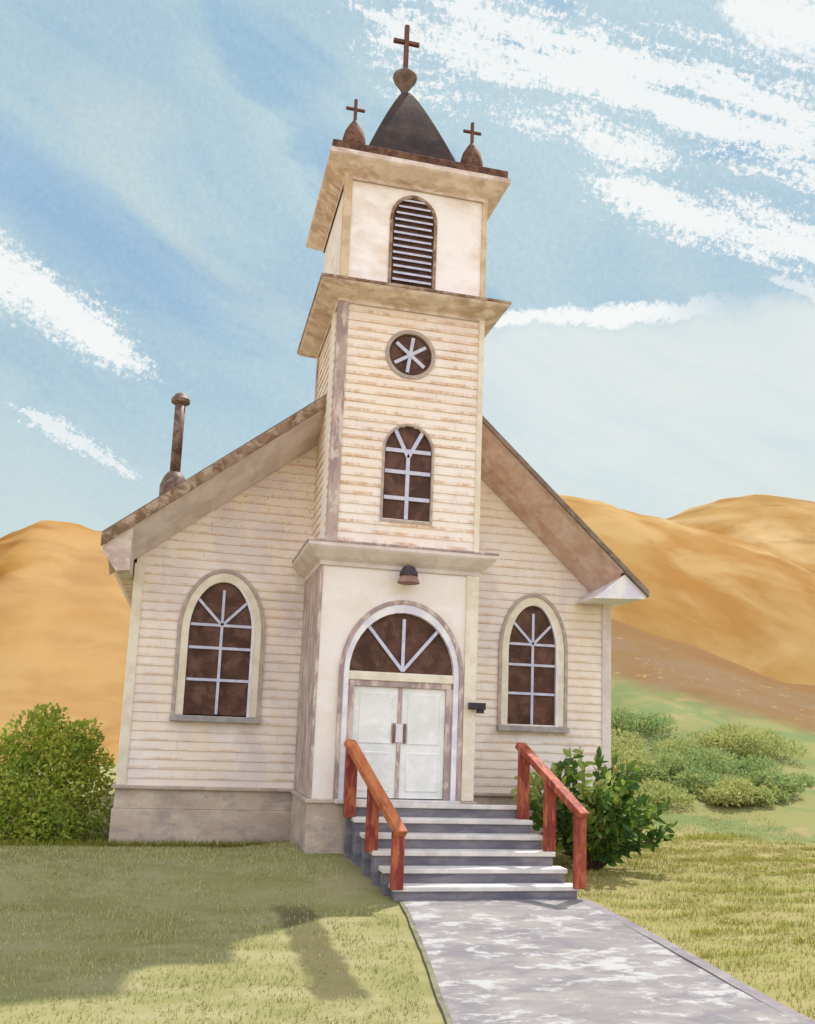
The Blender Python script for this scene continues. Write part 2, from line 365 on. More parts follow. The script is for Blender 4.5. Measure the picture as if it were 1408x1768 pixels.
hill('ochre_hill', [(20,18), (45,26), (62,32.2), (66.5,34.2), (72,36.7), (78,38.8), (82.5,39.6), (88.5,39.6), (94,39), (110,35), (150,24), (200,8)], 110, 60, 60, -3, 8.1)
hill('ochre_hill', [(-80,2), (-50,6), (-32,10.5), (-22.4,14.1), (-19.75,15.6), (-18,16.8), (-16,17.8), (-13.75,17.8), (-11.6,17.2), (-7,16.2), (8,14), (30,8)], 70, 45, 40, -3, 4.4, amp=.6, mat='hill_orange')

# ------------------------------------------------------------------ path
def path_extra(t, P, c):
    s = t.n('ShaderNodeSeparateXYZ', inp={0: P})
    n1 = t.noise(t.mapping(P, scale=(1.0,1.9,1)), 2.4, 8, .72, .3)
    n2 = t.noise(P, .8, 3, .5)
    f = t.smooth(t.math('ADD', n1, t.math('MULTIPLY', t.math('SUBTRACT', n2, .5), .35)), .50, .61)
    return t.mix(f, c, srgb(184,182,180))  # pale patches: wear and dappled sunlight, both put into the colour
M['path'] = material('dappled_worn_concrete', [srgb(146,139,138), srgb(130,125,129), srgb(156,149,145)], 1.5, stretch=(.6,1.4,1), grain=.10, extra=path_extra, bump=.25, rough=.85, dim=.79)
M['kerb'] = material('mauve_grey_kerb', [srgb(142,132,135), srgb(126,118,124), srgb(152,144,144)], 2, grain=.14, bump=.3, dim=.85)
M['shade_strip'] = material('path_edge_shade', [srgb(116,112,90), srgb(100,97,82), srgb(128,122,100)], 3, grain=.2, bump=.5)
PL = [(-1.45,-.16), (-3.6,-.43), (-5.6,-.74), (-9,-1.28), (-16,-2.4)]; PR = [(-1.45,2.30), (-3.9,2.36), (-6,2.42), (-9,2.5), (-16,2.7)]
def lin(tab, y):
    for (a, b), (c, d) in zip(tab, tab[1:]):
        if y >= c: return b+(d-b)*(y-a)/(c-a)
    return tab[-1][1]
def pl(y): return lin(PL, y)
def pr(y): return lin(PR, y)
ysq = [-1.46-.25*i for i in range(56)]
b = MB()
b.grid([[(pl(y)+(pr(y)-pl(y))*i/14+.012*math.sin(y*9+i*40)*(i in (0,14)), y, lawn_z(.5, y)+.03) for i in range(15)] for y in ysq])
structure(b.build('path', M['path'], smooth=True))
def strip(name, fx, wd, hgt, mat, wob):
    bb = MB(); rows = []
    for y in ysq:
        x = fx(y)+wob*mn.noise(Vector((y*2.1, wd*30, 0))); z = lawn_z(x, y)
        rows.append([(x, y, z-.1), (x, y, z+hgt), (x+wd, y, z+hgt), (x+wd, y, z-.1)])
    bb.grid(rows, closed=True); return structure(bb.build(name, mat))
strip('path_kerb', lambda y: pr(y)-.02, .16, .031, M['kerb'], .012)
strip('path_shadow_strip', lambda y: pl(y)-.05, .055, .033, M['shade_strip'], .02)  # dark strip standing in for the shadow line along the left side

# ------------------------------------------------------------------ church
church = empty('church', 'white clapboard country church with a square bell tower, dark steeple and arched windows', 'church', (0, 0, -1))
CH = church
def part(bm, name, mat, parent=None, **kw):
    o = bm.build(name, mat, None, **kw)
    p = parent or CH
    o.parent = p
    if p is CH: o.location = (0, 0, 1)         # the church's empty stands on the ground, one metre below the door sill
    return o

def arch_pts(cx, half, z0, zs, zt, n=20, pw=2.0):
    """outline from bottom left, up, over the arch and down to bottom right"""
    p = [(cx-half, z0)]
    for i in range(n+1):
        a = math.pi-math.pi*i/n
        ca, sa = math.cos(a), math.sin(a)
        p.append((cx+half*math.copysign(abs(ca)**(2/pw), ca), zs+(zt-zs)*abs(sa)**(2/pw)))
    p.append((cx+half, z0)); return p
def arch_open(cx, half, z0, zs, zt):
    def f(z):
        if z < z0 or z > zt: return None
        if z <= zs: return (cx-half, cx+half)
        h = half*math.sqrt(max(0, 1-((z-zs)/(zt-zs))**2)); return (cx-h, cx+h)
    return f
def wall(bm, spanf, opens, z0, z1, face, course=COURSE, lip=.017, sub=4):
    """clapboards: each course leans out to its lower edge; face(h, out, z) -> point"""
    nc = int(math.ceil((z1-z0)/course))
    k0 = math.floor(z0/course)
    kk = k0
    while kk*course < z1:
        for q in range(sub):
            a = max(z0, (kk+q/sub)*course); c = min(z1, (kk+(q+1)/sub)*course)
            if c-a < 1e-4: continue
            zm = (a+c)/2
            sp = [spanf(zm)] if spanf(zm) else []
            for o in opens:
                iv = o(zm)
                if iv:
                    new = []
                    for s0, s1 in sp:
                        if iv[1] <= s0 or iv[0] >= s1: new.append((s0, s1)); continue
                        if iv[0] > s0: new.append((s0, iv[0]))
                        if iv[1] < s1: new.append((iv[1], s1))
                    sp = new
            oa = lip*(1-(a/course-kk)); oc = lip*(1-(c/course-kk))
            for s0, s1 in sp:
                bm.face([face(s0, oa, a), face(s1, oa, a), face(s1, oc, c), face(s0, oc, c)])
                if q == 0 and lip: bm.face([face(s0, 0, a), face(s1, 0, a), face(s1, oa, a), face(s0, oa, a)])
        kk += 1

# ---- nave
YN, YB, XL, XR = 1.9, 13.0, -4.07, 4.42
AP = (.25, 7.75)                                # roof apex; the two slopes differ a little
def roof_l(x): return AP[1]-.79*(AP[0]-x)
def roof_r(x): return AP[1]-.90*(x-AP[0])
def roof_z(x): return min(roof_l(x), roof_r(x))
def nave_span(z):
    zz = z+.14
    a = AP[0]-(AP[1]-zz)/.79; c = AP[0]+(AP[1]-zz)/.90
    a = max(XL, a); c = min(XR, c)
    return (a, c) if c > a else None
WIN = [(-2.62, .53, 1.2, 2.55, 3.40), (2.92, .47, 1.24, 2.55, 3.38)]
bm = MB()
wall(bm, nave_span, [arch_open(cx, h+.03, z0-.02, zs, zt+.03) for cx, h, z0, zs, zt in WIN], 0.02, 7.62, lambda h, o, z: (h, YN-o, z))
wall(bm, lambda z: (YN, YB), [], .02, roof_l(XL)-.1, lambda h, o, z: (XL-o, h, z), sub=1)
wall(bm, lambda z: (YN, YB), [], .02, roof_r(XR)-.1, lambda h, o, z: (XR+o, h, z), sub=1)
wall(bm, nave_span, [], .02, 7.62, lambda h, o, z: (h, YB+o, z), sub=3)
part(bm, 'nave_wall', M['nave_siding'], fix=False)
bm = MB()
bm.box(XL-.06, XR+.06, YN-.06, YB+.06, -1.4, -.33)
bm.box(XL-.035, XR+.035, YN-.035, YB+.035, -.33, .0)
bm.box(XL-.09, XR+.09, YN-.09, YB+.09, -.02, .035)
part(bm, 'foundation', M['foundation'], bevel=.012)
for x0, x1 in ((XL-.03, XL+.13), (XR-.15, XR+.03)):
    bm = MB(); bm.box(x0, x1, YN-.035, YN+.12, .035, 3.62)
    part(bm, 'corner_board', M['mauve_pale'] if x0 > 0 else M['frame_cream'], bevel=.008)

# roof slab with thickness, overhanging the gable
YF, XLE, XRE, TH = 1.05, -4.58, 4.76, .13
bm = MB()
for xe, f in ((XLE, roof_l), (XRE, roof_r)):
    rows = []
    for y in (YF-.02, YB+.5):
        rows.append([(xe, y, f(xe)), (AP[0], y, AP[1]), (AP[0], y, AP[1]-TH), (xe, y, f(xe)-TH)])
    bm.grid(rows, closed=True); bm.face(rows[0]); bm.face(rows[1][::-1])
roof = part(bm, 'roof', M['roof'])
# rake boards and the coved soffit below them
for xe, f, hb in ((XLE, roof_l, .24), (XRE, roof_r, .13)):
    sg = 1 if xe < 0 else -1
    bm = MB()
    x_in = AP[0]
    bm.prism([(xe+.004*sg, f(xe)-.03), (x_in, AP[1]-.03), (x_in, AP[1]-hb), (xe+.004*sg, f(xe)-hb)], YF-.055, YF-.024)
    part(bm, 'rake_board', M['brown_trim'] if xe < 0 else M['roof'], roof, bevel=.006)
    bm = MB(); rows = []
    for x in ((xe+.10) if sg > 0 else 4.28, x_in):
        z = f(x)
        rows.append([(x, YF-.015, z-TH-.004), (x, YF-.015, z-hb-.01), (x, YF+.10, z-hb-.05), (x, YF+.45, z-.50), (x, YN-.03, z-.64), (x, YN-.03, z-TH-.004)])
    bm.grid(rows, closed=True); bm.face(rows[0]); bm.face(rows[1][::-1])
    part(bm, 'soffit', M['mauve_pale'] if xe < 0 else M['soffit'], roof)
# boxed eaves running the length of each side
bm = MB(); bm.prism([(XLE+.01, roof_l(XLE)-TH-.01), (XLE+.04, 3.64), (XLE+.26, 3.34), (XL-.05, 3.36), (XL-.05, roof_l(XL)-TH-.03)], YF+.02, YB+.4)
part(bm, 'eave_box', M['cornice'], roof, bevel=.008)
bm = MB(); bm.prism([(4.745, 3.575), (4.70, 3.52), (3.72, 3.47), (4.32, 3.94)], YF+.012, YN-.035)
bm.prism([(4.745, 3.575), (4.70, 3.52), (XR+.04, 3.50), (XR+.04, 3.86)], YN-.034, YB+.4)
part(bm, 'eave_box', M['white'], roof, bevel=.006)

# stove pipe on the left slope
px_, py_ = -3.62, 3.2
bm = MB(); zr = roof_l(px_)
bm.lathe([(.24, zr-.35), (.25, 5.30), (.20, 5.45), (.13, 5.55)], px_, py_, 18)
pipe_base = part(bm, 'chimney', M['pipe'], roof, smooth=True)
bm = MB(); bm.lathe([(.095, 5.5), (.095, 6.98)], px_, py_, 18)
part(bm, 'stove_pipe', M['pipe'], roof, smooth=True)
bm = MB(); bm.lathe([(.10, 6.86), (.17, 6.90), (.17, 6.96), (.10, 7.06), (.03, 7.10)], px_, py_, 18)
part(bm, 'pipe_cap', M['pipe'], roof)

# ---- windows
def window(cx, half, z0, zs, zt, y, wd=.045, mun='tall', frame=True):
    """dark pane recessed in the wall with pale muntins, frame and sill"""
    bm = MB(); bm.prism(arch_pts(cx, half+.02, z0-.01, zs, zt+.02), y+.03, y+.07)
    g = part(bm, 'window', M['glass'])
    bm = MB(); ym = y+.028
    if mun == 'tall':
        zc = zs+.12
        bm.bar((cx, ym, z0), (cx, ym, zc+.035), wd, .03)
        for zz in (z0+(zc-z0)*.38, z0+(zc-z0)*.74, zc): bm.bar((cx-half*.97, ym-.004, zz), (cx+half*.97, ym-.004, zz), wd, .028)
        for a, r in ((0, .80), (44, .93), (-44, .93)):
            L = min((zt-zc)*r*1.02, half*1.2)
            bm.bar((cx, ym-.008, zc), (cx+L*math.sin(R(a)), ym-.008, zc+L*math.cos(R(a))), wd, .026)
    elif mun == 'tower':
        zc = z0+(zt-z0)*.66
        bm.bar((cx, ym, z0), (cx, ym, zc+.035), wd, .03)
        for q in (.22, .50, .73): bm.bar((cx-half*.96, ym-.004, z0+(zt-z0)*q), (cx+half*.96, ym-.004, z0+(zt-z0)*q), wd, .028)
        for a in (27, -27): bm.bar((cx, ym-.008, zc), (cx+.5*math.sin(R(a)), ym-.008, zc+.5*math.cos(R(a))), wd, .026)
    part(bm, 'muntins', M['muntin'], g)
    if frame:
        bm = MB()
        bm.ring(arch_pts(cx, half+.13, z0-.03, zs, zt+.16), arch_pts(cx, half, z0-.03, zs, zt), y-.035, y+.06)
        part(bm, 'window_frame', M['frame_cream'], g, bevel=.008)
        bm = MB()
        bm.ring(arch_pts(cx, half+.19, z0-.03, zs, zt+.22), arch_pts(cx, half+.131, z0-.03, zs, zt+.161), y-.05, y+.03)
        part(bm, 'window_moulding', M['frame_edge'], g)
        bm = MB()
        po = arch_pts(cx, half+.012, z0-.03, zs, zt+.012)[12:]; pi_ = arch_pts(cx, half-.035, z0-.03, zs, zt-.03)[12:]
        pi_ = [(a+(c-a)*min(1, .08+q/5), b_+(d_-b_)*min(1, .08+q/5)) for q, ((a, b_), (c, d_)) in enumerate(zip(po, pi_))]
        bm.ring(po, pi_, y-.045, y+.02)
        part(bm, 'sash_edge', M['white'], g)
        bm = MB(); bm.box(cx-half-.2, cx+half+.2, y-.14, y+.03, z0-.13, z0-.03)
        part(bm, 'window_sill', M['stone_sill'], g, bevel=.01)
    else:
        bm = MB(); bm.ring(arch_pts(cx, half+.035, z0-.02, zs, zt+.035), arch_pts(cx, half, z0-.02, zs, zt), y-.03, y+.06)
        bm.box(cx-half-.036, cx+half+.036, y-.028, y+.06, z0-.06, z0-.021)
        part(bm, 'window_frame', M['frame_edge'], g)
    return g
for a in WIN: window(*a, YN)

# ---- tower
A, YT = 1.19, 2.42                             # half width, rear face of the tower
TC = 1.15
DOOR = (.05, .80, 0, 1.92, 2.83)
TW = (.02, .385, 4.32, 5.42, 5.84); RW = (-.01, 7.04, .365); LV = (-.04, .37, 8.24, 9.38, 9.80)
def round_open(z):
    h = RW[2]**2-(z-RW[1])**2
    return (RW[0]-math.sqrt(h), RW[0]+math.sqrt(h)) if h > 0 else None
def sides(bm, a, z0, z1, y0, y1, **kw):
    wall(bm, lambda z: (y0, y1), [], z0, z1, lambda h, o, z: (-a-o, h, z), **kw)
    wall(bm, lambda z: (y0, y1), [], z0, z1, lambda h, o, z: (a+o, h, z), **kw)
    wall(bm, lambda z: (-a, a), [], z0, z1, lambda h, o, z: (h, y1+o, z), **kw)
VL, VR = -1.25, 1.21
bm = MB()
wall(bm, lambda z: (VL, VR), [arch_open(.05, .83, -1, 1.92, 2.86)], 0, 3.6, lambda h, o, z: (h, 0, z), lip=0, sub=8)
bm.face([(VL,0,0), (VL,YN,0), (VL,YN,3.6), (VL,0,3.6)]); bm.face([(VR,0,0), (VR,YN,0), (VR,YN,3.6), (VR,0,3.6)])
part(bm, 'vestibule_wall', M['plaster'], fix=False)
bm = MB(); bm.box(VL-.05, VR+.05, -.05, YN-.07, -1.4, -.03); bm.box(VL-.08, VR+.08, -.08, YN-.1, -.03, .03)
part(bm, 'foundation', M['foundation'], bevel=.01)
bm = MB()
wall(bm, lambda z: (-A, A), [arch_open(*TW[:2], *TW[2:]), round_open], 3.85, 7.9, lambda h, o, z: (h, -o, z))
sides(bm, A, 3.85, 7.9, 0, YT, sub=1)
part(bm, 'tower_wall', M['tower_siding'], fix=False)
bm = MB()
wall(bm, lambda z: (-A, A), [arch_open(*LV[:2], *LV[2:])], 8.05, 10.05, lambda h, o, z: (h, 0, z), lip=0, sub=8)
sides(bm, A, 8.05, 10.05, 0, YT, lip=0, sub=1)
part(bm, 'belfry_wall', M['belfry'], fix=False)
# corner boards
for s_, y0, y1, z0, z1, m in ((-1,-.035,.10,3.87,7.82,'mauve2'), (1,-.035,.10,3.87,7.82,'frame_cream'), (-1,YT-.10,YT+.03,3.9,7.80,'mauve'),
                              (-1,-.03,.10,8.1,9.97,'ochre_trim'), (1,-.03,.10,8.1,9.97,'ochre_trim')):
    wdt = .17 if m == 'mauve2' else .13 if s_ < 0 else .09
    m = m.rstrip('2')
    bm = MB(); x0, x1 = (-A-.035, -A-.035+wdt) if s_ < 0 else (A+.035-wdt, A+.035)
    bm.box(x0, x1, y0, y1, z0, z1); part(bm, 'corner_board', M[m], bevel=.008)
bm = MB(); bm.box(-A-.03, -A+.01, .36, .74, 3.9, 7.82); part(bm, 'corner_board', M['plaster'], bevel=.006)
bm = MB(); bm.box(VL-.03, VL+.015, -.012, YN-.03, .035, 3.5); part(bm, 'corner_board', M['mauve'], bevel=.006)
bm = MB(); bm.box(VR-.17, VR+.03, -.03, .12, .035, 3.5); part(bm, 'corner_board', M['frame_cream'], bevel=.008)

def cornice(a_l, a_r, y0, y1, z0, z1, z2, p, mat, fascia=.08, top=None, zin=None):
    """coved cornice all round: wall line at z0, edge at z1, fascia to z2, then a sloped top"""
    def rg(q, z): return [(-a_l-q, y0-q, z), (a_r+q, y0-q, z), (a_r+q, y1+q, z), (-a_l-q, y1+q, z)]
    bm = MB()
    prof = [(.03, z0), (.045, z0+.06), (p*.45, z0+(z1-z0)*.42), (p*.92, z1-.03), (p, z1), (p, z2), (p-.06, z2+.02), (.05, (zin or z2+.10)), (-.2, (zin or z2+.10)+.01)]
    bm.grid([rg(q, z) for q, z in prof], closed=True)
    return part(bm, 'cornice', mat)
c1 = cornice(-VL, VR, 0, YN-.02, 3.50, 3.76, 3.82, .26, M['mauve_pale'], zin=3.88)
bm = MB(); q = .275
bm.box(VL-q, VR+q, -q, YN-.04, 3.815, 3.85); part(bm, 'cornice_cap', M['mauve'], c1, bevel=.008)
c2 = cornice(A, A, 0, YT, 7.77, 7.97, 8.02, .36, M['cornice'], zin=8.13)
bm = MB(); bm.box(-A-.375, A+.375, -.375, YT+.375, 7.985, 8.035); part(bm, 'cornice_cap', M['brown_trim'], c2, bevel=.008)
c3 = cornice(A, A, 0, YT, 9.92, 10.16, 10.24, .33, M['cornice'], zin=10.26)
bm = MB(); bm.box(-A-.30, A+.30, -.30, YT+.30, 10.245, 10.40); part(bm, 'roof_deck', M['deck'], c3, bevel=.02)

# tower openings
window(TW[0], TW[1], TW[2], TW[3], TW[4], 0, .06, 'tower', frame=False)
bm = MB(); N = 40
bm.prism([(RW[0]+(RW[2]+.01)*math.cos(2*math.pi*i/N), RW[1]+(RW[2]+.01)*math.sin(2*math.pi*i/N)) for i in range(N)], .03, .07)
rw = part(bm, 'round_window', M['glass'])
bm = MB()
for j, a in enumerate((8, 58, -52)):
    dx, dz = math.sin(R(a))*RW[2]*.82, math.cos(R(a))*RW[2]*.82
    bm.bar((RW[0]-dx, .028-.004*j, RW[1]-dz), (RW[0]+dx, .028-.004*j, RW[1]+dz), .055, .03)
part(bm, 'muntins', M['muntin'], rw)
bm = MB(); cir = lambda r: [(RW[0]+r*math.cos(2*math.pi*i/N), RW[1]+r*math.sin(2*math.pi*i/N)) for i in range(N+1)]
bm.ring(cir(RW[2]+.05), cir(RW[2]-.01), -.03, .06); part(bm, 'window_frame', M['frame_edge'], rw)
bm = MB(); bm.prism(arch_pts(LV[0], LV[1]+.02, LV[2]-.02, LV[3], LV[4]+.02), .05, .09)
lv = part(bm, 'louver', M['louver'])
bm = MB(); zz = LV[2]+.05
while zz < LV[4]-.06:
    iv = arch_open(LV[0], LV[1]-.035, LV[2], LV[3], LV[4]-.02)(zz)
    if iv:
        x0, x1 = iv[0]+random.uniform(0, .03), iv[1]-random.uniform(0, .03)
        rows = [[(x, -.012, zz), (x, -.012, zz+.032), (x, .048, zz+.075), (x, .048, zz+.05)] for x in (x0, x1)]
        bm.grid(rows, closed=True); bm.face(rows[0][::-1]); bm.face(rows[1])
    zz += .118
part(bm, 'slats', M['muntin'], lv)
bm = MB(); bm.ring(arch_pts(LV[0], LV[1]+.03, LV[2]-.03, LV[3], LV[4]+.03), arch_pts(LV[0], LV[1]-.02, LV[2]-.03, LV[3], LV[4]-.02), -.02, .07)
part(bm, 'louver_frame', M['brown_trim'], lv)

# door
DX = .05
bm = MB(); bm.ring(arch_pts(DX, .97, .035, 1.9, 3.04), arch_pts(DX, .905, .035, 1.9, 2.975), -.05, .05)
part(bm, 'door_moulding', M['mauve'], bevel=.006)
bm = MB(); bm.ring(arch_pts(DX, .904, .035, 1.9, 2.974), arch_pts(DX, .82, .035, 1.9, 2.84), -.035, .07)
dfr = part(bm, 'door_frame', M['white'], bevel=.006)
bm = MB(); bm.box(DX-.825, DX+.825, -.02, .075, 1.79, 1.92); part(bm, 'transom_bar', M['frame_cream'], dfr, bevel=.008)
bm = MB(); bm.box(DX-.80, DX+.80, .0, .08, 1.70, 1.79)
bm.box(DX-.82, DX-.72, .0, .08, .035, 1.70); bm.box(DX+.72, DX+.82, .0, .08, .035, 1.70)
part(bm, 'door_jamb', M['mauve'], dfr, bevel=.005)
bm = MB(); bm.prism([(DX+.825*math.cos(math.pi*i/24), 1.92+.93*math.sin(math.pi*i/24)) for i in range(25)], .05, .08)
fan = part(bm, 'fanlight', M['glass'])
bm = MB()
for j, a in enumerate((0, 40, -40)):
    L = .80 if a == 0 else .86
    bm.bar((DX+.015, .048-.004*j, 1.95), (DX+.015+L*math.sin(R(a)), .048-.004*j, 1.95+L*math.cos(R(a))), .05, .03)
part(bm, 'muntins', M['muntin'], fan)
for sg in (-1, 1):
    bm = MB(); x0, x1 = sorted((DX+sg*.03, DX+sg*.718))
    bm.box(x0, x1, .045, .09, .05, 1.698)
    xa, xb = x0+.10, x1-.10
    for z0, z1 in ((.16, .72), (.86, 1.60)):          # raised panels
        rows = [[(xa-.015, .044, z0-.015), (xb+.015, .044, z0-.015), (xb+.015, .044, z1+.015), (xa-.015, .044, z1+.015)],
                [(xa, .030, z0), (xb, .030, z0), (xb, .030, z1), (xa, .030, z1)],
                [(xa+.05, .036, z0+.05), (xb-.05, .036, z0+.05), (xb-.05, .036, z1-.05), (xa+.05, .036, z1-.05)]]
        bm.grid(rows, closed=True); bm.face(rows[2])
    dl = part(bm, 'door', M['door'], bevel=.004)
    hx = DX+sg*.085
    bm = MB(); bm.box(hx-.022, hx+.022, .018, .030, .86, 1.16)
    bm.tube([(hx, .02, 1.12), (hx, -.025, 1.10), (hx, -.025, .92), (hx, .02, .90)], .011, 8)
    part(bm, 'door_handle', M['handle'], dl)
bm = MB(); bm.box(DX-.03, DX+.03, .028, .085, .05, 1.698); ds = part(bm, 'door_stile', M['mauve'], bevel=.004)
bm = MB(); bm.box(DX-.055, DX+.055, .014, .0275, .88, 1.15); part(bm, 'lock_plate', M['white'], ds, bevel=.003)
bm = MB(); bm.box(DX-.95, DX+.95, -.13, .06, -.028, .036); part(bm, 'door_sill', M['tread'], bevel=.01)

# steeple
bm = MB()
prof = [(.06+.88*(1-i/24)**.86, 10.40+2.16*i/24) for i in range(25)]
bm.lathe([(r*math.sqrt(2), z) for r, z in prof], -.02, TC, 4, math.pi/4)
st = part(bm, 'steeple_roof', M['shingle'])
bm = MB(); bm.lathe([(.075, 12.54), (.055, 12.58), (.08, 12.64), (.14, 12.73), (.20, 12.82), (.225, 12.88), (.22, 12.92), (.16, 12.95), (.05, 12.98)], -.05, TC, 24)
part(bm, 'finial', M['urn'], st, smooth=True)
def cross(x, y, z0, z1, za, arm, wd, parent):
    bm = MB()
    bm.box(x-wd/2, x+wd/2, y-wd/2, y+wd/2, z0, z1); 
    for sg in (-1, 1):
        xa, xb = sorted((x+sg*wd/2, x+sg*arm)); bm.box(xa, xb, y-wd*.42, y+wd*.42, za-wd*.42, za+wd*.42)
    part(bm, 'cross', M['iron'], parent, bevel=.012)
cross(-.05, TC, 12.96, 13.97, 13.62, .245, .085, st)
for x in (-1.12, .90):
    y = -.08
    bm = MB(); bm.lathe([(.19, 10.395), (.20, 10.46), (.19, 10.58), (.155, 10.72), (.10, 10.82), (.05, 10.90), (.025, 10.94)], x, y, 20)
    pn = part(bm, 'pinnacle', M['deck'], smooth=True)
    cross(x, y, 10.92, 11.32, 11.14, .16, .055, pn)

# ---- lamp over the door and box on the corner
lamp = empty('wall_lamp', 'small black hooded lamp on the wall above the arched church door', 'lamp', (.05, -.05, 3.4))
bm = MB(); bm.lathe([(.045, .15), (.09, .13), (.135, .045), (.145, -.01)], 0, -.16, 20)
bm.box(-.05, .05, -.10, .05, .02, .12)
h = bm.build('lamp_hood', M['lamp'], lamp, smooth=False)
bm = MB(); bm.lathe([(.13, -.015), (.145, -.05), (.175, -.12), (.14, -.13)], 0, -.16, 20)
bm.build('lamp_shade', M['lamp_shade'], lamp)
wb = empty('junction_box', 'small black metal box on the corner board right of the church door', 'box', (1.24, -.03, 1.46))
bm = MB(); bm.box(-.13, .13, -.10, -.001, -.045, .06); bm.box(.0, .11, -.08, -.001, -.10, -.045)
bm.build('housing', M['lamp'], wb, bevel=.008)
bm = MB(); bm.box(-.14, -.02, -.112, -.101, -.035, .05); bm.build('cover_plate', M['lamp'], wb, bevel=.003)

# ------------------------------------------------------------------ steps and handrails
NS, RUN, RISE, Y0 = 6, .25, .192, -.22
stp = empty('front_steps', 'grey concrete steps with pale treads leading up to the church door', 'steps', (.7, -.8, -1.1))
def left_x(y): return -.74+(Y0-y)*.37
def right_x(y): return 1.92+(Y0-y)*.31
off = Vector((-.7, .8, 1.1))
def sbuild(bm, name, mat, **kw):
    o = bm.build(name, mat, None, **kw); o.parent = stp; o.location = off; return o
for i in range(NS):
    y1 = Y0-i*RUN; z1 = -i*RISE; yb = y1+RUN+.005 if i else -.135
    bm = MB(); bm.box(left_x(y1)-.0, right_x(y1)+.0, y1+.02, yb, -1.5+.02*i, z1-.065)
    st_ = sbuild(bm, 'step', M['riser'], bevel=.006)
    bm = MB(); bm.box(left_x(y1)-.03, right_x(y1)+.03, y1-.015, (y1+RUN+.018 if i else -.132), z1-.064, z1)
    o = bm.build('tread', M['tread'], None, bevel=.012); o.parent = st_
def handrail(fx, label, tops, y_s):
    hr = empty('handrail', label, 'handrail', (fx(-.9), -.9, -1.0), 'red wooden handrails beside the steps')
    o_ = Vector((-fx(-.9), .9, 1.0))
    def hb(bm, name, mat, **kw):
        o = bm.build(name, mat, None, **kw); o.parent = hr; o.location = o_
    zt = tops; pts = []
    for y, zb in y_s:
        x = fx(y); f = (y-y_s[0][0])/(y_s[-1][0]-y_s[0][0]); ztop = zt[0]+(zt[1]-zt[0])*f
        bm = MB(); bm.box(x-.085, x+.085, y-.045, y+.045, zb, ztop-.02); hb(bm, 'post', M['red'], bevel=.01)
        pts.append((x, y, ztop))
    a = Vector(pts[0]); c = Vector(pts[-1]); dv = (c-a).normalized()
    bm = MB(); bm.beam(a-dv*.12, c+dv*.10, .17, .10); hb(bm, 'top_rail', M['rail_orange'] if fx is left_x else M['red'], bevel=.012)
handrail(left_x, 'red wooden handrail on the left of the steps, in front of the church door', (.79, -.22), [(-.29, -.20), (-.88, -.60), (-1.50, -.99)])
handrail(right_x, 'red wooden handrail on the right of the steps, beside the leafy shrub', (.84, .04), [(-.29, -.20), (-.88, -.60), (-1.50, -.99)])

# ------------------------------------------------------------------ foliage
def leaf_mat(name, cols, rough=.6):
    m = bpy.data.materials.new(name); m.use_nodes = True; t = NT(m.node_tree); b = m.node_tree.nodes['Principled BSDF']
    P = t.n('ShaderNodeTexCoord').outputs['Object']; rnd = t.n('ShaderNodeNewGeometry').outputs['Random Per Island']
    c = t.mix(t.smooth(rnd, .15, .6), cols[0], cols[1]); c = t.mix(t.smooth(rnd, .72, .95), c, cols[2])
    c = t.mix(t.math('MULTIPLY', t.smooth(t.noise(P, 1.6, 3), .46, .62), .6), c, cols[-1])
    m.node_tree.links.new(c, b.inputs['Base Color']); b.inputs['Roughness'].default_value = rough
    b.inputs['Specular IOR Level'].default_value = .25
    tr = t.n('ShaderNodeBsdfTranslucent', inp={0: c}); mx = t.n('ShaderNodeMixShader', inp={0: .45, 1: b.outputs[0], 2: tr.outputs[0]})
    m.node_tree.links.new(mx.outputs[0], m.node_tree.nodes['Material Output'].inputs[0])
    return m
def rv():
    while True:
        v = Vector((random.uniform(-1,1), random.uniform(-1,1), random.uniform(-1,1)))
        if .01 < v.length < 1: return v.normalized()
def leaf(bm, p, dr, L, wd, bend=.25, broad=False):
    dr = dr.normalized(); sd = dr.cross(rv())
    if sd.length < .05: return
    sd.normalize(); nn = sd.cross(dr)
    if broad:
        rows = []
        for f, q in ((0, .12), (.25, .8), (.55, 1.0), (.82, .62), (1, .05)):
            c = p+dr*L*f-nn*L*bend*f*f
            rows.append([c+sd*wd*q*.5+nn*wd*.12*q, c, c-sd*wd*q*.5+nn*wd*.12*q])
        bm.grid(rows)
    else:
        a = p; bb = p+dr*L*.5+sd*wd*.5; c = p+dr*L-nn*L*bend; dd = p+dr*L*.5-sd*wd*.5
        bm.face([a, bb, c, dd])
